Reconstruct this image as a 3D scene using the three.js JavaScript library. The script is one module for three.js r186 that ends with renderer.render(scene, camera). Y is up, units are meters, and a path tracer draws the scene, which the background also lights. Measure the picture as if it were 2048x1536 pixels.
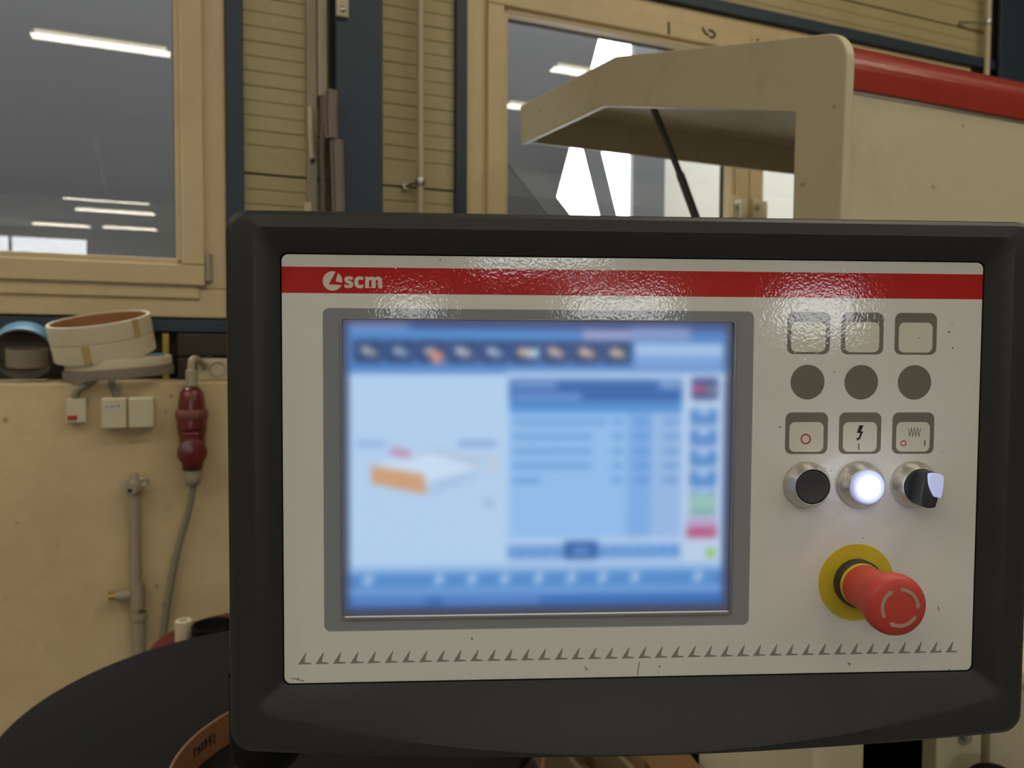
import * as THREE from 'three';
import { RoundedBoxGeometry } from 'three/addons/geometries/RoundedBoxGeometry.js';
import { mergeGeometries, toCreasedNormals, mergeVertices } from 'three/addons/utils/BufferGeometryUtils.js';
import { RectAreaLightUniformsLib } from 'three/addons/lights/RectAreaLightUniformsLib.js';

// ---------------------------------------------------------------- camera, sky, exposure
RectAreaLightUniformsLib.init();
const scene = new THREE.Scene();
const renderer = new THREE.WebGLRenderer();
renderer.toneMapping = THREE.LinearToneMapping;
renderer.toneMappingExposure = 1.0;
renderer.shadowMap.enabled = true;

const camera = new THREE.PerspectiveCamera(53.1, 2048 / 1536, 0.05, 200);
camera.rotation.order = 'YXZ';
camera.position.set(-0.10804, 1.37316, 0.47344);
camera.rotation.set(-0.04103, -0.05865, 0.0051);
camera.focus = 0.5;
camera.userData.fStop = 10;
scene.add(camera);

scene.background = new THREE.Color(0.93, 0.97, 1.0);       // overcast sky
scene.backgroundIntensity = 10;

const LAMP_COLOR = new THREE.Color(1.0, 0.925, 0.75);
const LAMP_POWER = 16.8;          // radiance of the light under every ceiling lamp
const LAMP_GLOW = 7;

// ---------------------------------------------------------------- helpers
const PI = Math.PI, V3 = THREE.Vector3;
const WY = 0.33353, W0 = new V3(-0.84804, 0, -1.5303);       // the workshop wall: origin and turn
const UX = Math.cos(WY), UZ = -Math.sin(WY), NX = Math.sin(WY), NZ = Math.cos(WY);
const hall = (a, y, b) => new V3(W0.x + UX * a + NX * b, y, W0.z + UZ * a + NZ * b);   // along the wall, up, out from the wall

let seed = 7;
const rnd = () => { seed = (seed * 1664525 + 1013904223) >>> 0; return seed / 4294967296; };
const taken = new Map();
function numbered(name) {
  const k = taken.get(name) || 0; taken.set(name, k + 1);
  return k ? name + '_' + String(k).padStart(3, '0') : name;
}
function M(color, rough = 0.6, extra = {}) {
  const m = new THREE.MeshPhysicalMaterial({ roughness: rough, ...extra });
  if (Array.isArray(color)) m.color.setRGB(...color); else m.color.set(color);
  return m;
}
function mesh(name, geo, mat, parent) {
  const o = new THREE.Mesh(Array.isArray(geo) ? merge(geo) : geo, mat);
  o.name = name; o.castShadow = o.receiveShadow = true;
  if (parent) parent.add(o);
  return o;
}
function merge(list) {
  list = list.map((g) => { g = g.index ? g.toNonIndexed() : g; for (const k of Object.keys(g.attributes)) if (!['position', 'normal', 'uv'].includes(k)) g.deleteAttribute(k); return g; });
  return list.length > 1 ? mergeGeometries(list) : list[0];
}
// a Group at a thing's base; frame 'hall' puts it in the wall's axes, 'world' leaves it as it is
function thing(name, label, category, pos, { frame = 'hall', turn = 0, group, kind } = {}) {
  const g = new THREE.Group(); g.name = numbered(name); scene.add(g);
  if (frame === 'hall') { g.position.copy(hall(...pos)); g.rotation.y = WY + turn; } else { g.position.set(...pos); g.rotation.y = turn; }
  g.userData = { label, category };
  if (group) g.userData.group = group;
  if (kind) g.userData.kind = kind;
  return g;
}
function struct(name, label, category = 'structure') {
  const g = thing(name, label, category, [0, 0, 0]); g.userData.kind = 'structure'; return g;
}
const T = (g, x = 0, y = 0, z = 0, rx = 0, ry = 0, rz = 0) => {
  g.applyMatrix4(new THREE.Matrix4().compose(new V3(x, y, z), new THREE.Quaternion().setFromEuler(new THREE.Euler(rx, ry, rz)), new V3(1, 1, 1)));
  return g;
};
// box from corner to corner with a small rounding
function span(x0, x1, y0, y1, z0, z1, r = 0.002) {
  const w = x1 - x0, h = y1 - y0, d = z1 - z0;
  r = Math.min(r, w * 0.45, h * 0.45, d * 0.45);
  const g = r > 0 ? new RoundedBoxGeometry(w, h, d, 1, r) : new THREE.BoxGeometry(w, h, d);
  const p = g.attributes.position, n = g.attributes.normal, uv = g.attributes.uv;
  for (let i = 0; i < p.count; i++) {                           // uv in metres
    const X = p.getX(i) + (x0 + x1) / 2, Y = p.getY(i) + (y0 + y1) / 2, Z = p.getZ(i) + (z0 + z1) / 2;
    p.setXYZ(i, X, Y, Z);
    const ax = Math.abs(n.getX(i)), ay = Math.abs(n.getY(i)), az = Math.abs(n.getZ(i));
    if (az >= ax && az >= ay) uv.setXY(i, X, Y); else if (ay >= ax) uv.setXY(i, X, Z); else uv.setXY(i, Z, Y);
  }
  return g;
}
const cyl = (r0, r1, h, seg = 40) => new THREE.CylinderGeometry(r1, r0, h, seg);
const lathe = (pts, seg = 56) => new THREE.LatheGeometry(pts.map(([x, y]) => new THREE.Vector2(x, y)), seg);
const tube = (pts, r, seg = 60, rs = 12) => new THREE.TubeGeometry(new THREE.CatmullRomCurve3(pts.map((p) => new V3(...p))), seg, r, rs, false);
function rod(a, b, r, seg = 16) {
  const A = new V3(...a), B = new V3(...b), d = B.clone().sub(A);
  const g = new THREE.CylinderGeometry(r, r, d.length(), seg);
  g.applyQuaternion(new THREE.Quaternion().setFromUnitVectors(new V3(0, 1, 0), d.normalize()));
  return g.translate((A.x + B.x) / 2, (A.y + B.y) / 2, (A.z + B.z) / 2);
}
const ringBand = (ri, ro, h, b = 0.0014) => lathe([[ri, b], [ri + b, 0], [ro - b, 0], [ro, b], [ro, h - b], [ro - b, h], [ri + b, h], [ri, h - b], [ri, b]], 72);
function prism(pts, depth, bevel = 0) {
  const s = new THREE.Shape(pts.map(([x, y]) => new THREE.Vector2(x, y)));
  return new THREE.ExtrudeGeometry(s, { depth: depth - 2 * bevel, bevelEnabled: bevel > 0, bevelSize: bevel, bevelOffset: -bevel, bevelThickness: bevel, bevelSegments: 2, curveSegments: 12 }).translate(0, 0, bevel);
}
function roundRect(x0, x1, y0, y1, r) {
  const s = new THREE.Shape();
  s.moveTo(x0 + r, y0); s.lineTo(x1 - r, y0); s.absarc(x1 - r, y0 + r, r, -PI / 2, 0); s.lineTo(x1, y1 - r); s.absarc(x1 - r, y1 - r, r, 0, PI / 2);
  s.lineTo(x0 + r, y1); s.absarc(x0 + r, y1 - r, r, PI / 2, PI); s.lineTo(x0, y0 + r); s.absarc(x0 + r, y0 + r, r, PI, 1.5 * PI);
  return s;
}
// tileable value noise, layered
function noiseTexture(size, octaves, fn, color = false) {
  const data = new Uint8Array(size * size * 4), layers = [];
  for (const [cells, amp] of octaves) { const t = new Float32Array(cells * cells); for (let i = 0; i < t.length; i++) t[i] = rnd(); layers.push([cells, amp, t]); }
  const sm = (t) => t * t * (3 - 2 * t);
  for (let y = 0; y < size; y++) for (let x = 0; x < size; x++) {
    let v = 0, tot = 0;
    for (const [c, amp, t] of layers) {
      const fx = x / size * c, fy = y / size * c, ix = Math.floor(fx), iy = Math.floor(fy), tx = sm(fx - ix), ty = sm(fy - iy);
      const g = (i, j) => t[((j + c) % c) * c + ((i + c) % c)];
      v += amp * ((g(ix, iy) * (1 - tx) + g(ix + 1, iy) * tx) * (1 - ty) + (g(ix, iy + 1) * (1 - tx) + g(ix + 1, iy + 1) * tx) * ty); tot += amp;
    }
    const c = fn(v / tot, x / size, y / size), o = (y * size + x) * 4;
    data[o] = c[0]; data[o + 1] = c[1]; data[o + 2] = c[2]; data[o + 3] = 255;
  }
  const tx = new THREE.DataTexture(data, size, size); tx.wrapS = tx.wrapT = THREE.RepeatWrapping;
  tx.magFilter = THREE.LinearFilter; tx.minFilter = THREE.LinearMipmapLinearFilter; tx.generateMipmaps = true;
  if (color) tx.colorSpace = THREE.SRGBColorSpace;
  tx.needsUpdate = true; return tx;
}
// small chips and stains at fixed random places of a tile: [x, y, radius, strength]
const specks = (n, r0, r1) => Array.from({ length: n }, () => [rnd(), rnd(), r0 + (r1 - r0) * rnd() ** 3, 0.4 + 0.6 * rnd(), 0.5 + rnd()]);
const speckAt = (list, x, y) => { let m = 0; for (const [a, b, r, s, e] of list) { const d = Math.hypot((x - a) * e, y - b); if (d < r) m = Math.max(m, s * (1 - d / r)); } return m; };
const rep = (t, x, y = x) => { const c = t.clone(); c.repeat.set(x, y); c.needsUpdate = true; return c; };
const grey = (v) => [v, v, v];
const clamp = (v) => Math.max(0, Math.min(255, v));

// ---------------------------------------------------------------- materials
const fineNoise = noiseTexture(256, [[128, 1], [64, 0.7], [32, 0.3]], (v) => grey(255 * v));
const roughNoise = noiseTexture(256, [[8, 0.5], [24, 0.8], [96, 1]], (v) => grey(255 * v));
// painted masonry: flat cream with patches and small chips
const chips = specks(70, 0.002, 0.009), drops = specks(22, 0.002, 0.006);
const plasterMap = noiseTexture(512, [[4, 1], [11, 0.8], [40, 0.5], [160, 0.35]], (v, x, y) => {
  const k = (v - 0.5) * 30 - 90 * speckAt(chips, x, y); return [clamp(212 + k), clamp(190 + k), clamp(148 + k * 0.8)];
}, true);
const boardMap = noiseTexture(512, [[3, 1], [9, 0.8], [60, 0.5]], (v) => { const k = (v - 0.5) * 22; return [clamp(176 + k), clamp(161 + k), clamp(118 + k * 0.8)]; }, true);
const frameMap = noiseTexture(512, [[5, 1], [20, 0.7], [90, 0.4]], (v) => { const k = (v - 0.5) * 18; return [clamp(206 + k), clamp(184 + k), clamp(142 + k * 0.8)]; }, true);
const concreteMap = noiseTexture(256, [[6, 1], [30, 0.8], [100, 0.6]], (v) => grey(clamp(140 + (v - 0.5) * 50)), true);

const paintMap = noiseTexture(512, [[4, 1], [13, 0.9], [50, 0.6], [140, 0.3]], (v, x, y) => { const k = (v < 0.4 ? (0.4 - v) * 55 : 0) + 110 * speckAt(drops, x, y); return [clamp(250 - k), clamp(249 - k * 1.1), clamp(247 - k * 1.3)]; }, true);

const mat = {
  plaster: M('#ffffff', 0.85, { map: rep(plasterMap, 0.8), bumpMap: rep(roughNoise, 3), bumpScale: 0.0012 }),
  board: M('#ffffff', 0.55, { map: rep(boardMap, 1.1) }),
  boardDark: M([0.1, 0.08, 0.045], 0.8),
  frame: M('#ffffff', 0.42, { map: rep(frameMap, 1.3) }),
  gasket: M([0.03, 0.03, 0.03], 0.6),
  blue: M([0.02, 0.037, 0.06], 0.5),
  darkBrown: M([0.045, 0.034, 0.026], 0.85),
  concrete: M('#ffffff', 0.8, { map: rep(concreteMap, 0.4) }),
  ceiling: M([0.5, 0.49, 0.46], 0.9),
  hallWall: M([0.66, 0.63, 0.54], 0.9),
  glass: new THREE.MeshPhysicalMaterial({ color: '#ffffff', roughness: 0.0, transmission: 1, thickness: 0, ior: 1.52 }),
  shed: M([0.036, 0.0365, 0.037], 0.85),
  column: M([0.055, 0.058, 0.063], 0.7),
  steelGrey: M([0.055, 0.058, 0.062], 0.7),
  paleWall: M([0.36, 0.355, 0.315], 0.8),
  black: M([0.025, 0.0245, 0.024], 0.42, { bumpMap: rep(fineNoise, 9), bumpScale: 0.00008 }),
  blackMatt: M([0.0055, 0.0053, 0.005], 0.8, { specularIntensity: 0.4 }),
  machineWhite: M([0.71, 0.63, 0.435], 0.42, { map: rep(paintMap, 0.9), bumpMap: rep(fineNoise, 6), bumpScale: 0.00012 }),
  machineRed: M([0.39, 0.033, 0.019], 0.22, { clearcoat: 0.6, clearcoatRoughness: 0.12, bumpMap: rep(fineNoise, 5), bumpScale: 0.0002 }),
  darkSteel: M([0.03, 0.03, 0.032], 0.4, { metalness: 0.4 }),
  strut: M([0.11, 0.1, 0.095], 0.5),
  steel: M([0.5, 0.49, 0.46], 0.3, { metalness: 1 }),
  alu: M([0.62, 0.6, 0.56], 0.36, { metalness: 0.9 }),
  brass: M([0.5, 0.33, 0.12], 0.35, { metalness: 0.9 }),
  pvcGrey: M([0.36, 0.31, 0.22], 0.55),
  pvcCream: M([0.52, 0.45, 0.3], 0.5),
  cableGrey: M([0.26, 0.235, 0.17], 0.6),
  foam: M([0.23, 0.18, 0.155], 0.85),
  plugRed: M([0.14, 0.016, 0.012], 0.3, { clearcoat: 0.4, clearcoatRoughness: 0.2 }),
  switchWhite: M([0.62, 0.55, 0.38], 0.45),
  redPaint: M([0.45, 0.03, 0.02], 0.5),
  bandWhite: M([0.66, 0.58, 0.41], 0.5),
  bandBrown: M([0.3, 0.13, 0.045], 0.6),
  bandGrey: M([0.24, 0.2, 0.15], 0.5),
  bandDark: M([0.1, 0.075, 0.05], 0.5),
  bandBlue: M([0.1, 0.27, 0.43], 0.28),
  tape: M([0.5, 0.36, 0.13], 0.7),
  yellowWood: M([0.55, 0.38, 0.07], 0.6),
  orange: M([0.24, 0.105, 0.045], 0.5),
  wood: M([0.34, 0.25, 0.12], 0.65),
  cardboard: M([0.3, 0.16, 0.06], 0.8),
  ink: M([0.012, 0.011, 0.012], 0.7),
  stopRed: M([0.62, 0.062, 0.042], 0.45),
  stopYellow: M([0.66, 0.5, 0.02], 0.5),
  buttonBlack: M([0.035, 0.035, 0.037], 0.45),
  arrowGrey: M([0.5, 0.34, 0.26], 0.6),
};

// ---------------------------------------------------------------- the hall shell
const HA0 = -9, HA1 = 9, HB = 18.5, HC = 4.2;
{
  const f = struct('floor', 'grey concrete workshop floor', 'floor');
  mesh('slab', span(HA0, HA1, -0.2, 0, -0.3, HB + 0.2, 0), mat.concrete, f);
  const c = struct('ceiling', 'grey workshop ceiling', 'ceiling');
  mesh('slab', span(HA0, HA1, HC, HC + 0.2, -0.3, HB + 0.2, 0), mat.ceiling, c);
  mesh('beam', span(HA0, HA1, HC - 0.22, HC, 12.7, 13.0, 0.004), mat.darkBrown, c);
  mesh('beam', span(HA0, HA1, HC - 0.22, HC, 8.2, 8.5, 0.004), mat.ceiling, c);
  mesh('conduit', rod([-0.9, HC - 0.06, 6.0], [-1.32, HC - 0.06, 12.7], 0.05, 16), mat.darkSteel, c);
  const l = struct('wall_left', 'cream hall side wall', 'wall');
  mesh('masonry', span(HA0 - 0.2, HA0, 0, HC, -0.3, HB, 0), mat.hallWall, l);
  const r = struct('wall_right', 'cream hall side wall opposite', 'wall');
  mesh('masonry', span(HA1, HA1 + 0.2, 0, HC, -0.3, HB, 0), mat.hallWall, r);
  // the far wall, with daylight windows that the glass and the panel mirror
  const far = struct('wall_front', 'far hall wall with daylight windows', 'wall');
  const s = new THREE.Shape([[HA0, 0], [HA1, 0], [HA1, HC], [HA0, HC]].map((p) => new THREE.Vector2(...p)));
  const holes = [[-5.4, -2.25, 3.42, 4.03], [-7.75, -6.4, 2.0, 2.65], [-3.2, -0.9, 2.0, 2.72], [1.4, 2.9, 1.8, 2.75]];
  for (const [a0, a1, y0, y1] of holes) s.holes.push(new THREE.Path([[a0, y0], [a0, y1], [a1, y1], [a1, y0]].map((p) => new THREE.Vector2(...p))));
  mesh('masonry', new THREE.ExtrudeGeometry(s, { depth: 0.2, bevelEnabled: false }).translate(0, 0, HB), mat.hallWall, far);
  holes.forEach(([a0, a1, y0, y1], i) => {
    const w = struct('window_' + (i + 3), 'far daylight window', 'window');
    mesh('pane', span(a0, a1, y0, y1, HB + 0.1, HB + 0.104, 0), mat.glass, w);
    const bars = [span(a0, a1, y0, y0 + 0.05, HB + 0.06, HB + 0.14), span(a0, a1, y1 - 0.05, y1, HB + 0.06, HB + 0.14)];
    for (let k = 0; k <= 2; k++) { const x = a0 + (a1 - a0) * k / 2; bars.push(span(Math.max(a0, x - 0.03), Math.min(a1, x + 0.03), y0, y1, HB + 0.06, HB + 0.14)); }
    mesh('frame', bars, mat.frame, w);
  });
}

// ---------------------------------------------------------------- the window wall
const LOW = 1.303, LEDGE = 0.2;
{
  const w = struct('wall_back', 'cream workshop wall, plastered below and clad with grooved boards above', 'wall');
  mesh('plaster_base', span(HA0, HA1, 0, LOW, -0.3, LEDGE, 0.008), mat.plaster, w);
  // solid wall behind the cladding and around the two window openings
  mesh('backing', [
    span(HA0, -1.9, LOW, HC, -0.3, -0.012, 0), span(-1.9, 0.125, 2.75, HC, -0.3, -0.012, 0), span(-1.9, 0.125, LOW, 1.457, -0.3, -0.012, 0),
    span(0.125, 0.775, LOW, HC, -0.3, -0.012, 0), span(0.775, 2.85, 2.49, HC, -0.3, -0.012, 0), span(0.775, 2.85, LOW, 1.457, -0.3, -0.012, 0),
    span(2.85, HA1, LOW, HC, -0.3, -0.012, 0),
  ], mat.boardDark, w);
  // cladding: grooved boards, each one a strip between joints
  const pitch = 0.801 / 21;
  const bays = [[0.168, 0.39, 1.46, 2.62], [0.512, 0.742, 1.46, 2.62], [0.78, 2.97, 2.53, 3.1]];
  for (const [a0, a1, y0, y1] of bays) {
    const geos = [];
    for (let v = 0; v < 3; v++) geos.push(span(a0, a1, 0, pitch - 0.0014, -0.02, 0.0 - 0.0005 * v, 0.0013));
    for (let k = -12; k < 40; k++) {
      const y = 1.836 + k * pitch; if (y < y0 - pitch * 0.5 || y > y1) continue;
      const gap = (k === 0 || k === 21) ? 0.004 : 0;
      const b = mesh('board', geos[(k * 7 + 30) % 3], mat.board, w); b.position.y = y + gap;
    }
  }
  mesh('dark_sheet', span(-1.9, 2.97, LOW, 1.422, -0.012, 0.0, 0), mat.darkBrown, w);  // plain dark brown sheet between ledge top and rail

  const t1 = struct('trim_1', 'dark blue steel rail under the windows', 'rail');
  mesh('rail', span(-1.95, 3.2, 1.420, 1.452, -0.01, 0.03, 0.003), mat.blue, t1);
  const t2 = struct('trim_2', 'dark blue steel post beside the dark left window', 'post');
  mesh('post', span(0.125, 0.168, 1.45, HC, -0.01, 0.02, 0.003), mat.blue, t2);
  const t3 = struct('trim_3', 'dark blue steel post beside the bright window', 'post');
  mesh('post', span(0.742, 0.776, 1.45, HC, -0.01, 0.02, 0.003), mat.blue, t3);
  const t4 = struct('trim_4', 'blue steel rail above the bright window', 'rail');
  mesh('rail', span(0.776, 2.97, 2.492, 2.53, -0.01, 0.025, 0.003), mat.blue, t4);
  const t5 = struct('trim_5', 'dark blue steel column between the cladding bays', 'column');
  mesh('front_flange', span(0.39, 0.512, 1.303, HC, 0.088, 0.1, 0.003), mat.blue, t5);
  mesh('web', span(0.444, 0.458, 1.303, HC, 0.0, 0.09, 0.001), mat.blue, t5);
  mesh('back_flange', span(0.39, 0.512, 1.303, HC, -0.01, 0.004, 0.002), mat.blue, t5);
  const t6 = struct('trim_6', 'dark blue steel column behind the machine', 'column');
  mesh('front_flange', span(2.962, 3.24, LOW, HC, 0.03, 0.045, 0.003), mat.blue, t6);
  mesh('web', span(3.08, 3.11, LOW, HC, -0.01, 0.031, 0.003), mat.blue, t6);
}

function windowFrame(w, a0, a1, y0, y1, width, b0, b1, name = 'frame') {
  for (const [n, g] of [['bottom', span(a0, a1, y0, y0 + width, b0, b1, 0.004)], ['top', span(a0, a1, y1 - width, y1, b0, b1, 0.004)],
    ['side', span(a0, a0 + width, y0 + width, y1 - width, b0, b1, 0.004)], ['side', span(a1 - width, a1, y0 + width, y1 - width, b0, b1, 0.004)]]) mesh(name + '_' + n, g, mat.frame, w);
}
function sash(w, a0, a1, y0, y1) {
  windowFrame(w, a0, a1, y0, y1, 0.052, -0.03, 0.026, 'sash');
  // glazing bead, stepped back from the sash face
  const q = 0.048, t = 0.019;
  mesh('glazing_bead', [span(a0 + q, a1 - q, y0 + q, y0 + q + t, -0.045, 0.014, 0.003), span(a0 + q, a1 - q, y1 - q - t, y1 - q, -0.045, 0.014, 0.003),
    span(a0 + q, a0 + q + t, y0 + q, y1 - q, -0.045, 0.014, 0.003), span(a1 - q - t, a1 - q, y0 + q, y1 - q, -0.045, 0.014, 0.003)], mat.frame, w);
  const e = q + t - 0.001;
  mesh('gasket', [span(a0 + e, a1 - e, y0 + e, y0 + e + 0.004, -0.042, -0.026, 0), span(a0 + e, a1 - e, y1 - e - 0.004, y1 - e, -0.042, -0.026, 0),
    span(a0 + e, a0 + e + 0.004, y0 + e, y1 - e, -0.042, -0.026, 0), span(a1 - e - 0.004, a1 - e, y0 + e, y1 - e, -0.042, -0.026, 0)], mat.gasket, w);
  mesh('pane', span(a0 + e, a1 - e, y0 + e, y1 - e, -0.036, -0.032, 0), mat.glass, w);
}
{
  const w = struct('window_1', 'cream plastic window with dark mirroring glass', 'window');
  windowFrame(w, -1.9, 0.125, 1.457, 2.75, 0.075, -0.05, 0.008);
  mesh('frame_step', [span(-1.83, 0.058, 1.505, 1.534, -0.05, 0.016, 0.003)], mat.frame, w);
  sash(w, -1.83, 0.071, 1.538, 2.68);
  mesh('hinge', [T(cyl(0.0075, 0.0075, 0.07, 16), 0.079, 1.585, 0.022), span(0.072, 0.09, 1.55, 1.62, 0.006, 0.016)], mat.pvcGrey, w);
}
{
  const w = struct('window_2', 'cream plastic double window showing bright sky', 'window');
  windowFrame(w, 0.776, 2.85, 1.457, 2.49, 0.066, -0.05, 0.008);
  sash(w, 0.836, 1.776, 1.54, 2.432);
  sash(w, 1.779, 2.79, 1.54, 2.432);
  for (const a of [1.715, 1.80]) {
    const h = new THREE.Group(); h.name = 'window_handle'; w.add(h); h.position.set(a, 1.84, 0.026);
    mesh('rose', new RoundedBoxGeometry(0.032, 0.075, 0.012, 2, 0.005).translate(0, 0.02, 0.006), mat.bandWhite, h);
    mesh('neck', T(cyl(0.011, 0.009, 0.035, 20), 0, 0.03, 0.026, PI / 2), mat.bandWhite, h);
    mesh('lever', new RoundedBoxGeometry(0.022, 0.12, 0.016, 2, 0.006).translate(0, -0.02, 0.046), mat.bandWhite, h);
  }
  // pencil strokes left on the head of the frame
  const stroke = (pts) => mesh('ink_stroke', tube(pts.map(([a, y]) => [a, y, 0.0265]), 0.0034, 30, 6), mat.ink, w);
  stroke([[1.447, 2.424], [1.448, 2.408], [1.449, 2.386]]);
  stroke([[1.576, 2.428], [1.583, 2.417], [1.592, 2.41], [1.6, 2.408]]);
  stroke([[1.6, 2.424], [1.615, 2.422], [1.626, 2.414], [1.62, 2.404], [1.604, 2.403]]);
  stroke([[1.8, 2.426], [1.796, 2.41], [1.79, 2.398]]);
}

// ---------------------------------------------------------------- outside
{
  const g = struct('ground', 'grey yard outside the windows', 'ground');
  mesh('slab', span(-14, 22, -0.3, -0.1, -30, -0.3, 0), mat.concrete, g);
  const shed = thing('shed_wall', 'dark grey leaning shed wall outside the windows', 'wall', [0.055, -0.1, -2.22]);
  mesh('wall_sheet', prism([[-7, 0], [1.36, 0], [2.57, 4.3], [-7, 4.3]], 0.1, 0.004), mat.shed, shed);
  const brace = (name, a0, y0, a1, y1, half, label, m, b) => {
    const t = thing(name, label, 'beam', [0, -0.1, b], { group: 'steel braces outside the bright window' });
    const L = Math.hypot(a1 - a0, y1 - y0), ang = Math.atan2(y1 - y0, a1 - a0);
    mesh('bar', T(span(-L / 2, L / 2, -half, half, -0.012, 0.012, 0.002), (a0 + a1) / 2, (y0 + y1) / 2 + 0.1, 0, 0, 0, ang), m, t);
    for (const e of [-1, 1]) mesh('end_plate', T(span(e * (L / 2 - 0.06) - 0.05, e * (L / 2 - 0.06) + 0.05, -half * 0.9, half * 0.9, -0.03, -0.012, 0.002), (a0 + a1) / 2, (y0 + y1) / 2 + 0.1, 0, 0, 0, ang), m, t);
    return t;
  };
  brace('steel_brace', 1.45, 2.84, 4.1, 0.0, 0.06, 'shallow grey steel brace low across the bright sky', mat.shed, -2.02);
  brace('steel_brace', 2.14, 2.93, 3.02, 0.0, 0.055, 'steep dark grey steel brace crossing the bright sky', mat.steelGrey, -1.96);
  const col = thing('steel_column', 'blue grey steel column beyond the bright window', 'column', [2.705, -0.1, -2.08]);
  mesh('shaft', span(-0.117, 0.117, 0, 4.3, -0.025, 0.025, 0.003), mat.column, col);
  mesh('base_plate', span(-0.18, 0.18, 0, 0.02, -0.12, 0.12, 0.003), mat.column, col);
  const pale = thing('pale_facade', 'pale cream neighbouring facade beyond the window handles', 'building', [4.3, -0.1, -2.25]);
  mesh('wall_sheet', span(-1.5, 3.6, 0, 4.0, -0.1, 0, 0.004), mat.paleWall, pale);
  mesh('cornice', span(-1.52, 3.62, 4.0, 4.06, -0.14, 0.03, 0.004), mat.paleWall, pale);
}

// ---------------------------------------------------------------- ceiling lamps, some unseen ones added as fill
function ceilingOrFillLamp(a, b, len, label) {
  const t = thing('ceiling_or_fill_lamp', label, 'lamp', [a, HC - 0.1, b], { group: 'fluorescent ceiling lamps' });
  mesh('housing', span(-len / 2, len / 2, 0.035, 0.1, -0.09, 0.09, 0.006), mat.machineWhite, t);
  const glow = new THREE.MeshStandardMaterial({ color: '#ffffff', emissive: LAMP_COLOR, emissiveIntensity: LAMP_GLOW });
  for (const z of [-0.045, 0.045]) {
    mesh('tube', T(cyl(0.014, 0.014, len - 0.04, 12), 0, 0.015, z, 0, 0, PI / 2), glow, t);
    for (const s of [-1, 1]) mesh('socket', span(s * (len / 2 - 0.018) - 0.012, s * (len / 2 - 0.018) + 0.012, 0.0, 0.04, z - 0.014, z + 0.014, 0.002), mat.machineWhite, t);
  }
  const l = new THREE.RectAreaLight(LAMP_COLOR, LAMP_POWER, len, 0.14);
  l.name = 'lamp_light'; l.position.set(0, -0.005, 0); l.rotation.x = -PI / 2; t.add(l);
}
for (const [a, b, len] of [[-0.68, 5.65, 1.1], [-3.6, 5.65, 1.1], [1.6, 5.65, 1.1], [3.8, 5.78, 1.1], [3.8, 4.58, 1.1],
  [-1.9, 2.7, 1.5], [0.7, 2.7, 1.5], [3.3, 2.7, 1.5], [-4.4, 2.7, 1.5], [-3.4, 1.6, 1.5], [-3.0, 4.3, 1.5], [-5.6, 4.3, 1.5], [-5.8, 1.6, 1.5], [1.9, 1.9, 1.5], [-1.4, 13.7, 1.4], [-1.35, 14.9, 1.4], [-2.6, 17.2, 1.1], [-1.25, 17.1, 1.1], [3, 9.5, 1.5], [5.5, 9.5, 1.5], [2, 14, 1.4]])  // added unseen lamps among these brighten the hood end plate and window head
  ceilingOrFillLamp(a, b, len, 'twin tube fluorescent lamp on the hall ceiling, some of these added as fill');

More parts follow.
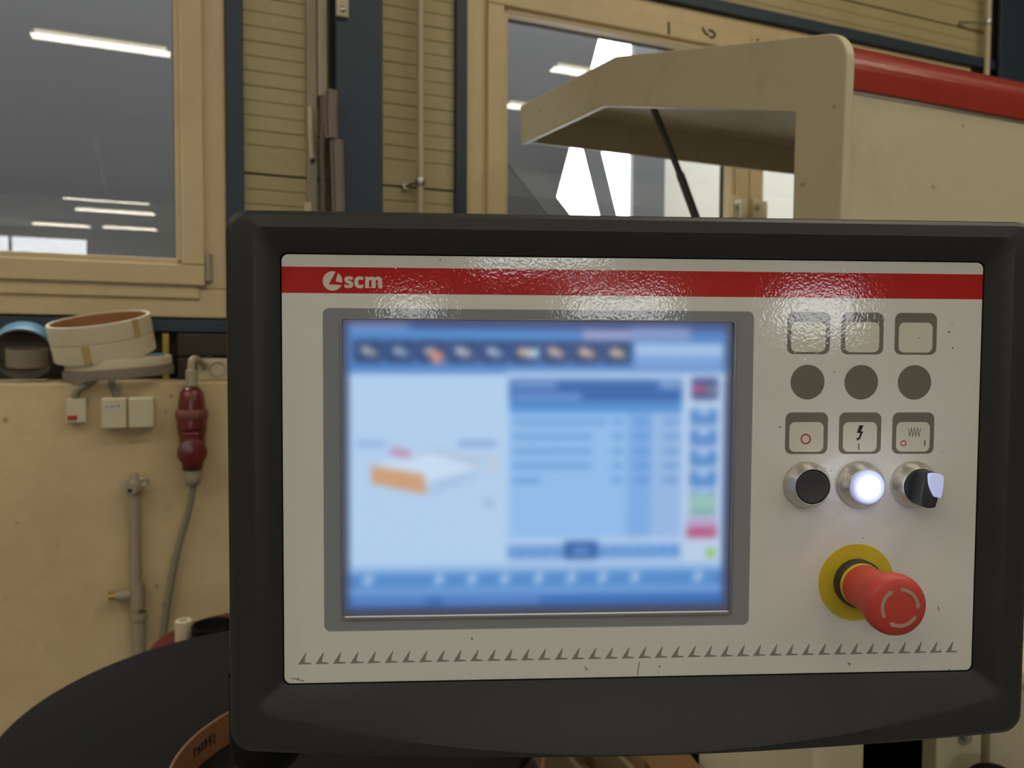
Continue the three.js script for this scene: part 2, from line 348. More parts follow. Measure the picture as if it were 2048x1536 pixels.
// ---------------------------------------------------------------- control panel (world axes, face at z = 0)
const PY = 1.3;
function plateTexture() {
  const W = 2048, H = 1227, c = document.createElement('canvas'); c.width = W; c.height = H;
  const x = c.getContext('2d');
  const X = (v) => (v + 0.22) / 0.44 * W, Y = (v) => (0.1318 - v) / 0.2636 * H, S = W / 0.44;
  x.fillStyle = 'rgb(233,232,227)'; x.fillRect(0, 0, W, H);
  x.fillStyle = 'rgb(196,42,40)'; x.fillRect(0, Y(0.1243), W, (0.1243 - 0.1085) * S);
  // maker's mark: disc with a cut-out and lower case letters
  const lx = X(-0.1895), ly = Y(0.1159), lr = 0.0059 * S;
  x.fillStyle = 'rgb(226,219,205)'; x.beginPath(); x.arc(lx, ly, lr, 0, 2 * PI); x.fill();
  x.fillStyle = 'rgb(196,42,40)'; x.beginPath();
  [[0.36, -1.02], [0.56, -0.9], [0.31, 0.04], [1.06, 0.2], [1.02, 0.42], [-0.375, 0.35]].forEach(([a, b], i) => x[i ? 'lineTo' : 'moveTo'](lx + a * lr, ly + b * lr)); x.fill();
  x.fillStyle = 'rgb(226,219,205)'; x.font = 'bold 64px sans-serif'; x.textBaseline = 'alphabetic';
  const tw = x.measureText('scm').width;
  x.save(); x.translate(X(-0.1827), Y(0.1119)); x.scale(0.0236 * S / tw, 0.88); x.fillText('scm', 0, 0); x.lineWidth = 2.5; x.strokeStyle = x.fillStyle; x.strokeText('scm', 0, 0); x.restore();
  // grey screen surround
  const rr = (x0, x1, y0, y1, r) => { x.beginPath(); x.roundRect(X(x0), Y(y1), (x1 - x0) * S, (y1 - y0) * S, r * S); };
  x.fillStyle = 'rgb(146,148,153)'; rr(-0.1955, 0.0716, -0.0995, 0.0996, 0.004); x.fill();
  // label frames
  const cols = [0.1068, 0.1417, 0.1766];
  for (const cx of cols) for (const yt of [0.0995, 0.0362]) {
    x.fillStyle = 'rgb(124,121,109)'; rr(cx - 0.0138, cx + 0.0138, yt - 0.0265, yt, 0.0042); x.fill();
    x.fillStyle = 'rgb(226,223,210)'; rr(cx - 0.0111, cx + 0.0111, yt - 0.0251, yt - 0.0061, 0.0037); x.fill();
  }
  for (const cx of cols) { x.fillStyle = 'rgb(122,119,107)'; x.beginPath(); x.arc(X(cx), Y(0.0554), 0.0110 * S, 0, 2 * PI); x.fill(); }
  // symbols
  const ringAt = (a, b, r, w, col) => { x.strokeStyle = col; x.lineWidth = w * S; x.beginPath(); x.arc(X(a), Y(b), r * S, 0, 2 * PI); x.stroke(); };
  ringAt(0.1064, 0.0193, 0.0029, 0.0009, 'rgb(190,60,62)');
  ringAt(0.1704, 0.0165, 0.0016, 0.0007, 'rgb(200,70,70)');
  const poly = (pts, col) => { x.fillStyle = col; x.beginPath(); pts.forEach(([a, b], i) => x[i ? 'lineTo' : 'moveTo'](X(a), Y(b))); x.closePath(); x.fill(); };
  const dark = 'rgb(52,50,54)';
  poly([[0.1411, 0.0280], [0.1439, 0.0280], [0.1423, 0.0241], [0.1438, 0.0241], [0.1418, 0.0196], [0.1427, 0.0198], [0.1398, 0.0181], [0.1396, 0.0203], [0.1406, 0.0198], [0.1419, 0.0231], [0.1396, 0.0231]], dark);
  poly([[0.1408, 0.0162], [0.1414, 0.0162], [0.1414, 0.0124], [0.1408, 0.0124]], dark);
  poly([[0.1842, 0.0184], [0.1848, 0.0184], [0.1848, 0.0148], [0.1842, 0.0148]], dark);
  x.strokeStyle = 'rgb(70,68,66)'; x.lineWidth = 0.00032 * S; x.beginPath();
  for (let i = 0; i <= 8; i++) x[i ? 'lineTo' : 'moveTo'](X(0.1733 + i * 0.00103), Y(i % 2 ? 0.0211 : 0.0262)); x.stroke();
  // row of arrow marks
  for (let i = 0; i < 40; i++) {
    const a = -0.2116 + i * 0.01061, b = -0.1199;
    poly([[a, b], [a + 0.0048, b + 0.0074], [a + 0.0052, b + 0.0071], [a + 0.0039, b + 0.0014], [a + 0.0080, b + 0.0009], [a + 0.0081, b + 0.0002]], 'rgb(146,141,133)');
  }
  // dirt: specks and smears where the photograph shows them
  x.fillStyle = 'rgba(60,50,40,0.75)';
  for (const [a, b, r] of [[-0.2115, -0.1286, 1.8], [0.0145, -0.1255, 2.2], [0.0135, -0.1292, 1.5], [0.124, 0.0618, 1.6], [0.2003, 0.093, 1.2], [0.1985, 0.0875, 2.6], [0.2012, 0.0775, 2.2], [0.1786, 0.0838, 1.6], [-0.1245, 0.1294, 1.8], [-0.099, 0.129, 1.4], [0.0895, 0.027, 2.2], [0.1195, 0.0005, 1.8], [0.1235, -0.001, 1.5], [0.1455, -0.0445, 1.6], [0.1275, -0.092, 1.6], [0.196, 0.011, 1.2], [-0.1045, -0.1055, 2.4], [0.205, -0.131, 1.6]]) { x.beginPath(); x.ellipse(X(a), Y(b), r * 1.2, r, 0.4, 0, 2 * PI); x.fill(); }
  x.strokeStyle = 'rgba(90,75,50,0.6)'; x.lineWidth = 3; x.lineCap = 'round';
  const smear = (pts) => { x.beginPath(); pts.forEach(([a, b], i) => x[i ? 'lineTo' : 'moveTo'](X(a), Y(b))); x.stroke(); };
  smear([[-0.2155, -0.1285], [-0.2125, -0.1290], [-0.2095, -0.1300], [-0.2080, -0.1302]]);
  smear([[0.0015, -0.1225], [0.0008, -0.1262], [0.0004, -0.1305]]);
  smear([[0.1385, -0.127], [0.1375, -0.1255], [0.1392, -0.1262]]);
  smear([[-0.0335, -0.1248], [-0.0318, -0.1262], [-0.033, -0.1268]]);
  smear([[0.1963, -0.0897], [0.1972, -0.0925]]); smear([[0.1985, -0.1195], [0.1988, -0.1175]]);
  const k = x.getImageData(0, 0, W, H), d = k.data;                   // faint print grain
  for (let i = 0; i < d.length; i += 4) { const q = (rnd() - 0.5) * 5; d[i] += q; d[i + 1] += q; d[i + 2] += q; }
  x.putImageData(k, 0, 0);
  const t = new THREE.CanvasTexture(c); t.colorSpace = THREE.SRGBColorSpace; t.anisotropy = 8; return t;
}
function screenTexture() {
  const W = 1024, H = 768, c = document.createElement('canvas'); c.width = W; c.height = H;
  const x = c.getContext('2d');
  x.setTransform(W / 784, 0, 0, H / 597, -685 * W / 784, -641 * H / 597);       // drawn on the display's own dot grid
  const R = (col, a, b, e, f) => { x.fillStyle = col; x.fillRect(a, b, e - a, f - b); };
  const P = (col, ...p) => { x.fillStyle = col; x.beginPath(); for (let i = 0; i < p.length; i += 2) x[i ? 'lineTo' : 'moveTo'](p[i], p[i + 1]); x.fill(); };
  R('rgb(70,72,92)', 600, 600, 1560, 1300);
  R('rgb(84,128,192)', 697, 650, 1455, 1218);
  R('rgb(66,84,140)', 820, 648, 1455, 660); R('rgb(120,138,190)', 700, 650, 810, 662); R('rgb(150,158,200)', 1160, 660, 1260, 682); R('rgb(130,150,200)', 1260, 655, 1380, 680);
  R('rgb(84,140,200)', 700, 664, 1150, 680);
  R('rgb(60,92,150)', 708, 682, 1262, 722);
  const icons = ['140,150,160', '120,150,185', '165,155,160', '165,170,185', '140,165,205', '200,170,150', '190,160,160', '200,165,150', '190,170,150'];
  icons.forEach((k, i) => { R('rgb(48,66,110)', 712 + i * 61.5, 686, 764 + i * 61.5, 728); P('rgb(' + k + ')', 720 + i * 61.5, 694 + i % 3 * 3, 740 + i * 61.5, 696, 758 + i * 61.5, 706, 752 + i * 61.5, 718, 724 + i * 61.5, 712); R('rgb(205,205,205)', 728 + i * 61.5, 698, 738 + i * 61.5, 706); });
  P('rgb(208,142,128)', 858, 700, 884, 706, 884, 732, 862, 730); R('rgb(190,215,225)', 1052, 698, 1074, 716);
  R('rgb(160,192,228)', 1266, 686, 1448, 712); R('rgb(120,160,215)', 1266, 712, 1448, 736);
  R('rgb(84,134,198)', 697, 728, 1262, 742); R('rgb(150,182,222)', 1010, 742, 1455, 762);
  R('rgb(178,207,238)', 699, 748, 1012, 1140); R('rgb(176,202,234)', 1012, 748, 1452, 1140);
  R('rgb(60,104,170)', 1016, 760, 1364, 804); R('rgb(84,142,206)', 1016, 804, 1364, 826);
  R('rgb(120,150,205)', 1022, 766, 1110, 778); R('rgb(110,150,210)', 1022, 788, 1160, 800); R('rgb(130,160,212)', 1316, 764, 1360, 778);
  R('rgb(146,190,236)', 1016, 826, 1364, 1080); R('rgb(128,172,226)', 1254, 826, 1304, 1080); R('rgb(152,184,228)', 1308, 826, 1364, 1080);
  for (let i = 0; i < 5; i++) {
    const y = 840 + i * 29.5, w = [190, 160, 160, 160, 58][i];
    R('rgb(112,160,216)', 1022, y, 1022 + w, y + 11); R('rgb(112,160,216)', 1222, y, 1246, y + 11); R('rgb(100,150,212)', 1268, y, 1300, y + 11); R('rgb(112,156,212)', 1326, y, 1360, y + 11);
  }
  R('rgb(98,148,212)', 1014, 1096, 1364, 1122); for (let i = 0; i < 14; i++) R('rgb(130,172,224)', 1022 + i * 24, 1104, 1034 + i * 24, 1112);
  R('rgb(58,98,164)', 1128, 1088, 1196, 1124); R('rgb(110,160,220)', 1144, 1102, 1180, 1112);
  R('rgb(186,206,232)', 1372, 750, 1448, 1140);
  R('rgb(70,84,138)', 1384, 756, 1438, 800); R('rgb(190,90,120)', 1388, 770, 1410, 786); R('rgb(120,125,150)', 1414, 770, 1434, 790);
  for (let i = 0; i < 5; i++) { const y = 818 + i * 42; R('rgb(90,138,200)', 1382, y, 1438, y + 34); R('rgb(160,192,230)', 1398, y + 2, 1422, y + 14); }
  R('rgb(150,190,186)', 1382, 992, 1438, 1036); R('rgb(120,165,165)', 1382, 1026, 1438, 1036);
  R('rgb(180,160,200)', 1378, 1042, 1440, 1062); R('rgb(178,92,128)', 1378, 1062, 1440, 1082);
  x.fillStyle = 'rgb(130,190,80)'; x.beginPath(); x.arc(1428, 1114, 9, 0, 7); x.fill();
  R('rgb(150,186,228)', 699, 1134, 1452, 1150); R('rgb(88,142,204)', 710, 1148, 1440, 1180);
  for (const a of [738, 878, 944, 1010, 1078, 1144, 1208, 1274, 1404]) { x.fillStyle = 'rgb(160,192,230)'; x.beginPath(); x.arc(a, 1160, 9, 0, 7); x.fill(); R('rgb(170,198,232)', a - 12, 1164, a + 4, 1172); }
  R('rgb(112,156,212)', 699, 1180, 1452, 1196); R('rgb(62,110,184)', 697, 1196, 1455, 1219); R('rgb(96,140,200)', 706, 1202, 850, 1212); R('rgb(96,140,200)', 884, 1202, 1080, 1212);
  // drawing of a board with an orange edge
  P('rgb(200,221,244)', 752, 930, 860, 900, 958, 922, 950, 952, 862, 975); P('rgb(180,198,222)', 790, 925, 866, 896, 964, 918, 962, 940, 862, 908); P('rgb(170,196,230)', 856, 965, 950, 940, 956, 956, 862, 992);
  P('rgb(205,160,125)', 742, 932, 846, 950, 852, 990, 744, 968); P('rgb(190,140,175)', 782, 896, 820, 904, 818, 918, 780, 910);
  R('rgb(150,182,222)', 712, 882, 770, 895); R('rgb(140,170,215)', 914, 882, 990, 895); R('rgb(190,200,220)', 972, 910, 990, 950); R('rgb(160,185,215)', 966, 1000, 986, 1016);
  const o = document.createElement('canvas'); o.width = W; o.height = H; const q = o.getContext('2d');
  q.filter = 'blur(9px)'; q.drawImage(c, 0, 0);
  const t = new THREE.CanvasTexture(o); t.colorSpace = THREE.SRGBColorSpace; return t;
}
{
  const panel = thing('control_panel', 'black framed machine control panel with lit screen and red striped face', 'control panel', [0, PY, 0], { frame: 'world' });
  // moulded black bezel, lofted through rings round the face
  const ringPts = (hx, top, bot, r, z, bulge, bulgeZ = 0) => {
    const out = [], n = 26, k = 7;
    const corner = (cx, cy, a0) => { for (let i = 0; i <= k; i++) { const a = a0 + PI / 2 * i / k; out.push([cx + r * Math.cos(a), cy + r * Math.sin(a), z]); } };
    const line = (x0, y0, x1, y1) => { for (let i = 1; i < n; i++) out.push([x0 + (x1 - x0) * i / n, y0 + (y1 - y0) * i / n, z]); };
    corner(hx - r, top - r, 0); line(hx - r, top, -hx + r, top); corner(-hx + r, top - r, PI / 2); line(-hx, top - r, -hx, bot + r);
    corner(-hx + r, bot + r, PI); line(-hx + r, bot, hx - r, bot); corner(hx - r, bot + r, 1.5 * PI); line(hx, bot + r, hx, top - r);
    return out.map(([x, y, zz]) => { const f = y < bot + r * 1.01 ? Math.max(0, 1 - (x / (hx - r * 0.3)) ** 2) : 0; return [x, y - bulge * f, zz + bulgeZ * f]; });
  };
  const rings = [
    ringPts(0.2207, 0.1325, -0.1325, 0.0042, -0.004, 0), ringPts(0.2207, 0.1325, -0.1325, 0.0042, 0.0004, 0), ringPts(0.2216, 0.1334, -0.1334, 0.0046, 0.0012, 0.001),
    ringPts(0.2335, 0.1455, -0.1458, 0.006, 0.0075, 0.0275, 0.006), ringPts(0.2348, 0.1468, -0.1472, 0.007, 0.0078, 0.0275, 0.006),
    ringPts(0.2480, 0.1540, -0.1678, 0.011, 0.0065, 0.0085, 0.006), ringPts(0.2510, 0.1564, -0.1706, 0.012, 0.0045, 0.0075, 0.004), ringPts(0.2525, 0.1576, -0.1722, 0.0125, 0.0005, 0.0066, 0.002),
    ringPts(0.2525, 0.1576, -0.1722, 0.0125, -0.034, 0.0066), ringPts(0.247, 0.152, -0.166, 0.011, -0.038, 0.006), ringPts(0.15, 0.1, -0.1, 0.01, -0.038, 0),
  ];
  const N = rings[0].length, pos = [], idx = [];
  rings.forEach((r) => r.forEach((p) => pos.push(...p)));
  for (let k = 0; k + 1 < rings.length; k++) for (let i = 0; i < N; i++) { const a = k * N + i, b = k * N + (i + 1) % N, c = a + N, d = b + N; idx.push(a, c, b, b, c, d); }
  let bg = new THREE.BufferGeometry(); bg.setAttribute('position', new THREE.Float32BufferAttribute(pos, 3)); bg.setIndex(idx);
  const uv = []; for (let i = 0; i < pos.length; i += 3) uv.push(pos[i], pos[i + 1]); bg.setAttribute('uv', new THREE.Float32BufferAttribute(uv, 2));
  bg = toCreasedNormals(bg, 0.32);
  mesh('bezel', bg, mat.black, panel);
  mesh('rear_housing', span(-0.21, 0.21, -0.14, 0.13, -0.115, -0.036, 0.012), mat.blackMatt, panel);

  // white face with printed marks and an opening for the screen
  const face = roundRect(-0.22, 0.22, -0.1318, 0.1318, 0.0042);
  face.holes.push(roundRect(-0.1845, 0.0598, -0.0922, 0.0930, 0.002));
  const fg = new THREE.ExtrudeGeometry(face, { depth: 0.0024, bevelEnabled: true, bevelSize: 0.0004, bevelOffset: -0.0004, bevelThickness: 0.0004, bevelSegments: 2, curveSegments: 10 }).translate(0, 0, -0.0028);
  { const p = fg.attributes.position, u = fg.attributes.uv; for (let i = 0; i < p.count; i++) u.setXY(i, (p.getX(i) + 0.22) / 0.44, (p.getY(i) + 0.1318) / 0.2636); }
  const faceMat = new THREE.MeshPhysicalMaterial({ map: plateTexture(), roughness: 0.07, bumpMap: rep(fineNoise, 4.2, 2.52), bumpScale: 0.00004 });
  mesh('face_plate', fg, faceMat, panel);

  const scr = new THREE.Group(); scr.name = 'screen'; panel.add(scr);
  const lipShape = roundRect(-0.1851, 0.0604, -0.0928, 0.0936, 0.0024); lipShape.holes.push(roundRect(-0.1839, 0.0592, -0.0910, 0.0928, 0.0018));
  mesh('screen_lip', new THREE.ExtrudeGeometry(lipShape, { depth: 0.0058, bevelEnabled: true, bevelSize: 0.0003, bevelOffset: -0.0003, bevelThickness: 0.0003, bevelSegments: 2, curveSegments: 8 }).translate(0, 0, -0.0054), M([0.3, 0.295, 0.28], 0.3, { metalness: 0.5 }), scr);
  mesh('lit_lower_lip', T(span(-0.122, 0.122, -0.0013, 0.0013, -0.0013, 0.0013, 0.0004), -0.06235, -0.0921, -0.0011, PI / 4), M([0.75, 0.74, 0.7], 0.35), scr);  // paler than the other lip sides: the light it catches is in its colour
  const sg = new THREE.PlaneGeometry(0.2455, 0.1862).translate(-0.06235, 0.0004, -0.0042);
  const sTex = screenTexture();
  mesh('display', sg, new THREE.MeshPhysicalMaterial({ color: '#050505', roughness: 0.32, emissive: '#ffffff', emissiveMap: sTex, emissiveIntensity: 0.97 }), scr);
  const sl = new THREE.RectAreaLight(new THREE.Color(0.62, 0.8, 1.0), 0.03, 0.23, 0.17); sl.name = 'screen_light'; sl.position.set(-0.0624, 0, -0.0036); sl.rotation.y = PI; scr.add(sl);

  // operating elements
  const collar = () => lathe([[0.0147, 0], [0.0149, 0.0006], [0.0149, 0.0022], [0.0144, 0.0042], [0.0133, 0.0068], [0.0121, 0.0088], [0.0116, 0.0100], [0.0112, 0.0102], [0.0108, 0.0098], [0.0107, 0.004]], 64).rotateX(PI / 2);
  const BY = -0.0096;
  const bA = new THREE.Group(); bA.name = 'push_button'; bA.position.set(0.1070, BY, 0); bA.userData.label = 'black stop push button'; panel.add(bA);
  mesh('collar', collar(), mat.alu, bA);
  mesh('cap', lathe([[0.0106, 0.003], [0.0106, 0.0092], [0.0101, 0.0099], [0.0094, 0.0098], [0.006, 0.0092], [0.0001, 0.009]], 56).rotateX(PI / 2), mat.buttonBlack, bA);

  const bB = new THREE.Group(); bB.name = 'illuminated_button'; bB.position.set(0.1419, BY, 0); bB.userData.label = 'glowing white start push button'; panel.add(bB);
  mesh('collar', collar(), mat.alu, bB);
  mesh('lens_ring', lathe([[0.0106, 0.003], [0.0106, 0.0112], [0.0100, 0.0122], [0.0078, 0.0122], [0.0074, 0.0118]], 56).rotateX(PI / 2),
    new THREE.MeshPhysicalMaterial({ color: '#dfe4f4', roughness: 0.25, emissive: '#8f9cd6', emissiveIntensity: 0.55 }), bB);
  mesh('glowing_lens', lathe([[0.0076, 0.0112], [0.0074, 0.0120], [0.005, 0.0124], [0.0001, 0.0125]], 48).rotateX(PI / 2),
    new THREE.MeshPhysicalMaterial({ color: '#ffffff', roughness: 0.3, emissive: '#dfe8ff', emissiveIntensity: 2.2 }), bB);
  const bl = new THREE.PointLight('#dfe6ff', 0.0016, 0, 2); bl.name = 'button_light'; bl.position.set(0, 0, 0.0165); bB.add(bl);

  const bC = new THREE.Group(); bC.name = 'selector_switch'; bC.position.set(0.1768, BY, 0); bC.userData.label = 'black selector switch with lit white window'; panel.add(bC);
  mesh('collar', collar(), mat.alu, bC);
  mesh('knob_disc', lathe([[0.0106, 0.003], [0.0106, 0.0100], [0.0101, 0.0106], [0.0001, 0.0106]], 56).rotateX(PI / 2), mat.buttonBlack, bC);
  // the grip: a long wedge across the disc, turned to the right
  const gripShape = new THREE.Shape(); gripShape.moveTo(-0.0050, -0.0106); gripShape.quadraticCurveTo(0, -0.0130, 0.0050, -0.0106);
  gripShape.quadraticCurveTo(0.0066, 0, 0.0050, 0.0096); gripShape.quadraticCurveTo(0, 0.0122, -0.0050, 0.0096); gripShape.quadraticCurveTo(-0.0066, 0, -0.0050, -0.0106);
  const GT = -0.16;
  mesh('grip', new THREE.ExtrudeGeometry(gripShape, { depth: 0.0088, bevelEnabled: true, bevelSize: 0.0016, bevelOffset: -0.0016, bevelThickness: 0.0018, bevelSegments: 4, curveSegments: 12 }).rotateZ(GT).translate(0, 0, 0.0104), mat.buttonBlack, bC);
  const lensShape = new THREE.Shape(); lensShape.moveTo(-0.0046, 0.0094); lensShape.quadraticCurveTo(0, 0.0116, 0.0046, 0.0094); lensShape.quadraticCurveTo(0.0062, 0.003, 0.0054, -0.0042); lensShape.lineTo(0.0016, -0.0040); lensShape.quadraticCurveTo(-0.0040, 0.0020, -0.0046, 0.0094);
  mesh('lit_window', new THREE.ExtrudeGeometry(lensShape, { depth: 0.0012, bevelEnabled: true, bevelSize: 0.0005, bevelOffset: -0.0005, bevelThickness: 0.0006, bevelSegments: 3, curveSegments: 12 }).rotateZ(GT).translate(0, 0, 0.0214),
    new THREE.MeshPhysicalMaterial({ color: '#d9def0', roughness: 0.25, emissive: '#9aa6e6', emissiveIntensity: 0.55 }), bC);

  const es = new THREE.Group(); es.name = 'emergency_stop'; es.position.set(0.1414, -0.0727, 0); es.userData.label = 'red mushroom emergency stop on a yellow disc'; panel.add(es);
  mesh('yellow_disc', lathe([[0.0245, -0.0006], [0.0247, 0.0002], [0.0245, 0.0009], [0.012, 0.0009], [0.0001, 0.0009]], 72).rotateX(PI / 2), mat.stopYellow, es);
  mesh('black_collar', lathe([[0.0153, 0.0006], [0.0153, 0.0058], [0.0146, 0.0066], [0.013, 0.0066]], 56).rotateX(PI / 2), mat.buttonBlack, es);
  mesh('yellow_ring', lathe([[0.0139, 0.0060], [0.0139, 0.0092], [0.0125, 0.0094]], 56).rotateX(PI / 2), mat.stopYellow, es);
  mesh('stop_cap', lathe([[0.0134, 0.0080], [0.0136, 0.0095], [0.0139, 0.022], [0.0142, 0.0280], [0.0150, 0.0325], [0.0164, 0.0362], [0.0176, 0.0390], [0.0182, 0.0418], [0.0181, 0.0450], [0.0172, 0.0474], [0.0155, 0.0490], [0.0120, 0.0500], [0.006, 0.0505], [0.0001, 0.0506]], 72).rotateX(PI / 2), mat.stopRed, es);
  // three printed turning arrows on the cap
  for (let k = 0; k < 3; k++) {
    const s = new THREE.Shape(), r0 = 0.0096, r1 = 0.0116, a0 = 3.68 - k * 2.094, a1 = a0 - 1.42;
    s.absarc(0, 0, r1, a0, a1, true); s.lineTo(Math.cos(a1) * 0.0125, Math.sin(a1) * 0.0125); s.lineTo(Math.cos(a1 - 0.27) * 0.0107, Math.sin(a1 - 0.27) * 0.0107); s.lineTo(Math.cos(a1) * 0.0089, Math.sin(a1) * 0.0089); s.lineTo(Math.cos(a1) * r0, Math.sin(a1) * r0);
    s.absarc(0, 0, r0, a1, a0, false);
    mesh('turn_arrow', new THREE.ExtrudeGeometry(s, { depth: 0.0004, bevelEnabled: false, curveSegments: 16 }).translate(0, 0, 0.0501), mat.arrowGrey, es);
  }
  // carrying joint below the housing and arm to the machine
  mesh('swivel_joint', T(lathe([[0.0001, 0], [0.012, 0.001], [0.02, 0.005], [0.0245, 0.012], [0.0255, 0.02], [0.0255, 0.07]], 40), -0.25, -0.2245, -0.075), mat.blackMatt, panel);
  mesh('joint_bracket', span(-0.26, -0.19, -0.162, -0.13, -0.09, -0.045, 0.006), mat.blackMatt, panel);
  mesh('arm', [rod([0, -0.05, -0.1], [0.342, -0.06, -0.66], 0.028, 24), rod([0, -0.05, -0.11], [0, -0.05, -0.05], 0.045, 24)], mat.blackMatt, panel);
}

// ---------------------------------------------------------------- edge banding machine
{
  const A0 = 0.83, A1 = 2.9;
  const m = thing('edge_banding_machine', 'cream machine with raised hood and red top cover behind the control panel', 'machine', [A0, 0, 0]);
  const L = A1 - A0;
  // profiles are drawn in (out from wall, up) and swept along the wall
  const sweep = (pts, a0, a1, bevel = 0) => prism(pts, a1 - a0, bevel).applyMatrix4(new THREE.Matrix4().makeBasis(new V3(0, 0, 1), new V3(0, 1, 0), new V3(1, 0, 0))).translate(a0, 0, 0);
  const arc = (cx, cy, r, d0, d1, n = 8) => Array.from({ length: n + 1 }, (_, i) => { const t = (d0 + (d1 - d0) * i / n) * PI / 180; return [cx + r * Math.cos(t), cy + r * Math.sin(t)]; });
  const endPlate = [[0.277, 2.011], [0.765, 1.968], ...arc(1.318, 1.7555, 0.047, 73, 0), [1.358, 1.44], [1.27, 1.44], [1.272, 1.713], [0.715, 1.884], [0.283, 1.911]];
  const flip = (g) => { const i = g.index; const p = g.toNonIndexed ? (g.index ? g.toNonIndexed() : g) : g; const q = p.attributes.position, n = p.attributes.normal;
    for (let k = 0; k < q.count; k += 3) { for (const at of [q, n, p.attributes.uv]) { const s = at.itemSize; for (let c = 0; c < s; c++) { const t = at.array[(k + 1) * s + c]; at.array[(k + 1) * s + c] = at.array[(k + 2) * s + c]; at.array[(k + 2) * s + c] = t; } } } return p; };
  const hood = new THREE.Group(); hood.name = 'hood'; m.add(hood);
  mesh('end_plate', flip(sweep(endPlate, 0, 0.014, 0.0025)), mat.machineWhite, hood);
  mesh('end_plate', flip(sweep(endPlate, L - 0.014, L, 0.0025)), mat.machineWhite, hood);
  mesh('top_skin', flip(sweep([[0.284, 2.005], [0.765, 1.962], [1.25, 1.812], [1.25, 1.807], [0.765, 1.957], [0.284, 2.0]], 0.012, L - 0.012)), mat.machineWhite, hood);
  mesh('back_skirt', flip(sweep([[0.284, 2.003], [0.290, 2.003], [0.290, 1.917], [0.284, 1.917]], 0.012, L - 0.012)), mat.machineWhite, hood);
  const r0 = arc(1.312, 1.750, 0.044, 73, 0), r1 = arc(1.312, 1.750, 0.037, 0, 73);
  mesh('red_cover', flip(sweep([[1.10, 1.857], ...r0, [1.356, 1.7235], [1.349, 1.7235], ...r1, [1.10, 1.850]], 0.012, L - 0.012)), mat.machineRed, hood);
  mesh('gas_strut', [rod([0.055, 1.86, 0.82], [0.125, 1.725, 0.82], 0.0065), rod([0.12, 1.735, 0.82], [0.26, 1.44, 0.82], 0.0085)], mat.strut, hood);
  const front = mesh('front_panel', span(0.006, L - 0.006, 0.93, 1.7195, 1.338, 1.352, 0.003), mat.machineWhite, m);
  mesh('body', span(0.02, L - 0.02, 0.93, 1.43, 0.38, 1.337, 0.004), M([0.3, 0.285, 0.26], 0.5), m);
  mesh('base', span(0.03, L - 0.02, 0.0, 0.93, 0.38, 1.1, 0.004), mat.blackMatt, m);
  mesh('support_column', span(-0.02, 0.073, 0.0, 0.93, 1.1, 1.352, 0.003), mat.machineWhite, m);
  mesh('bolt_plate', span(0.225, 0.322, 0.4, 0.93, 1.32, 1.345, 0.002), mat.machineWhite, m);
  mesh('bolt', [T(cyl(0.013, 0.013, 0.003, 24), 0.283, 0.797, 1.3465, PI / 2), T(cyl(0.0075, 0.007, 0.006, 6), 0.283, 0.797, 1.351, PI / 2)], mat.steel, m);
  mesh('service_door', span(0.332, L - 0.006, 0.1, 0.93, 1.335, 1.352, 0.003), mat.machineWhite, m);
  mesh('shade_shelf', span(0.0, L, 0.91, 0.93, 1.352, 1.43, 0.004), mat.machineWhite, m);  // added shelf that shades the machine front below it
  mesh('hose', tube([[0.235, 0.60, 1.36], [0.238, 0.70, 1.375], [0.262, 0.757, 1.385], [0.30, 0.752, 1.385], [0.36, 0.715, 1.38], [0.44, 0.66, 1.372]], 0.017, 50, 14), mat.blackMatt, m);
}

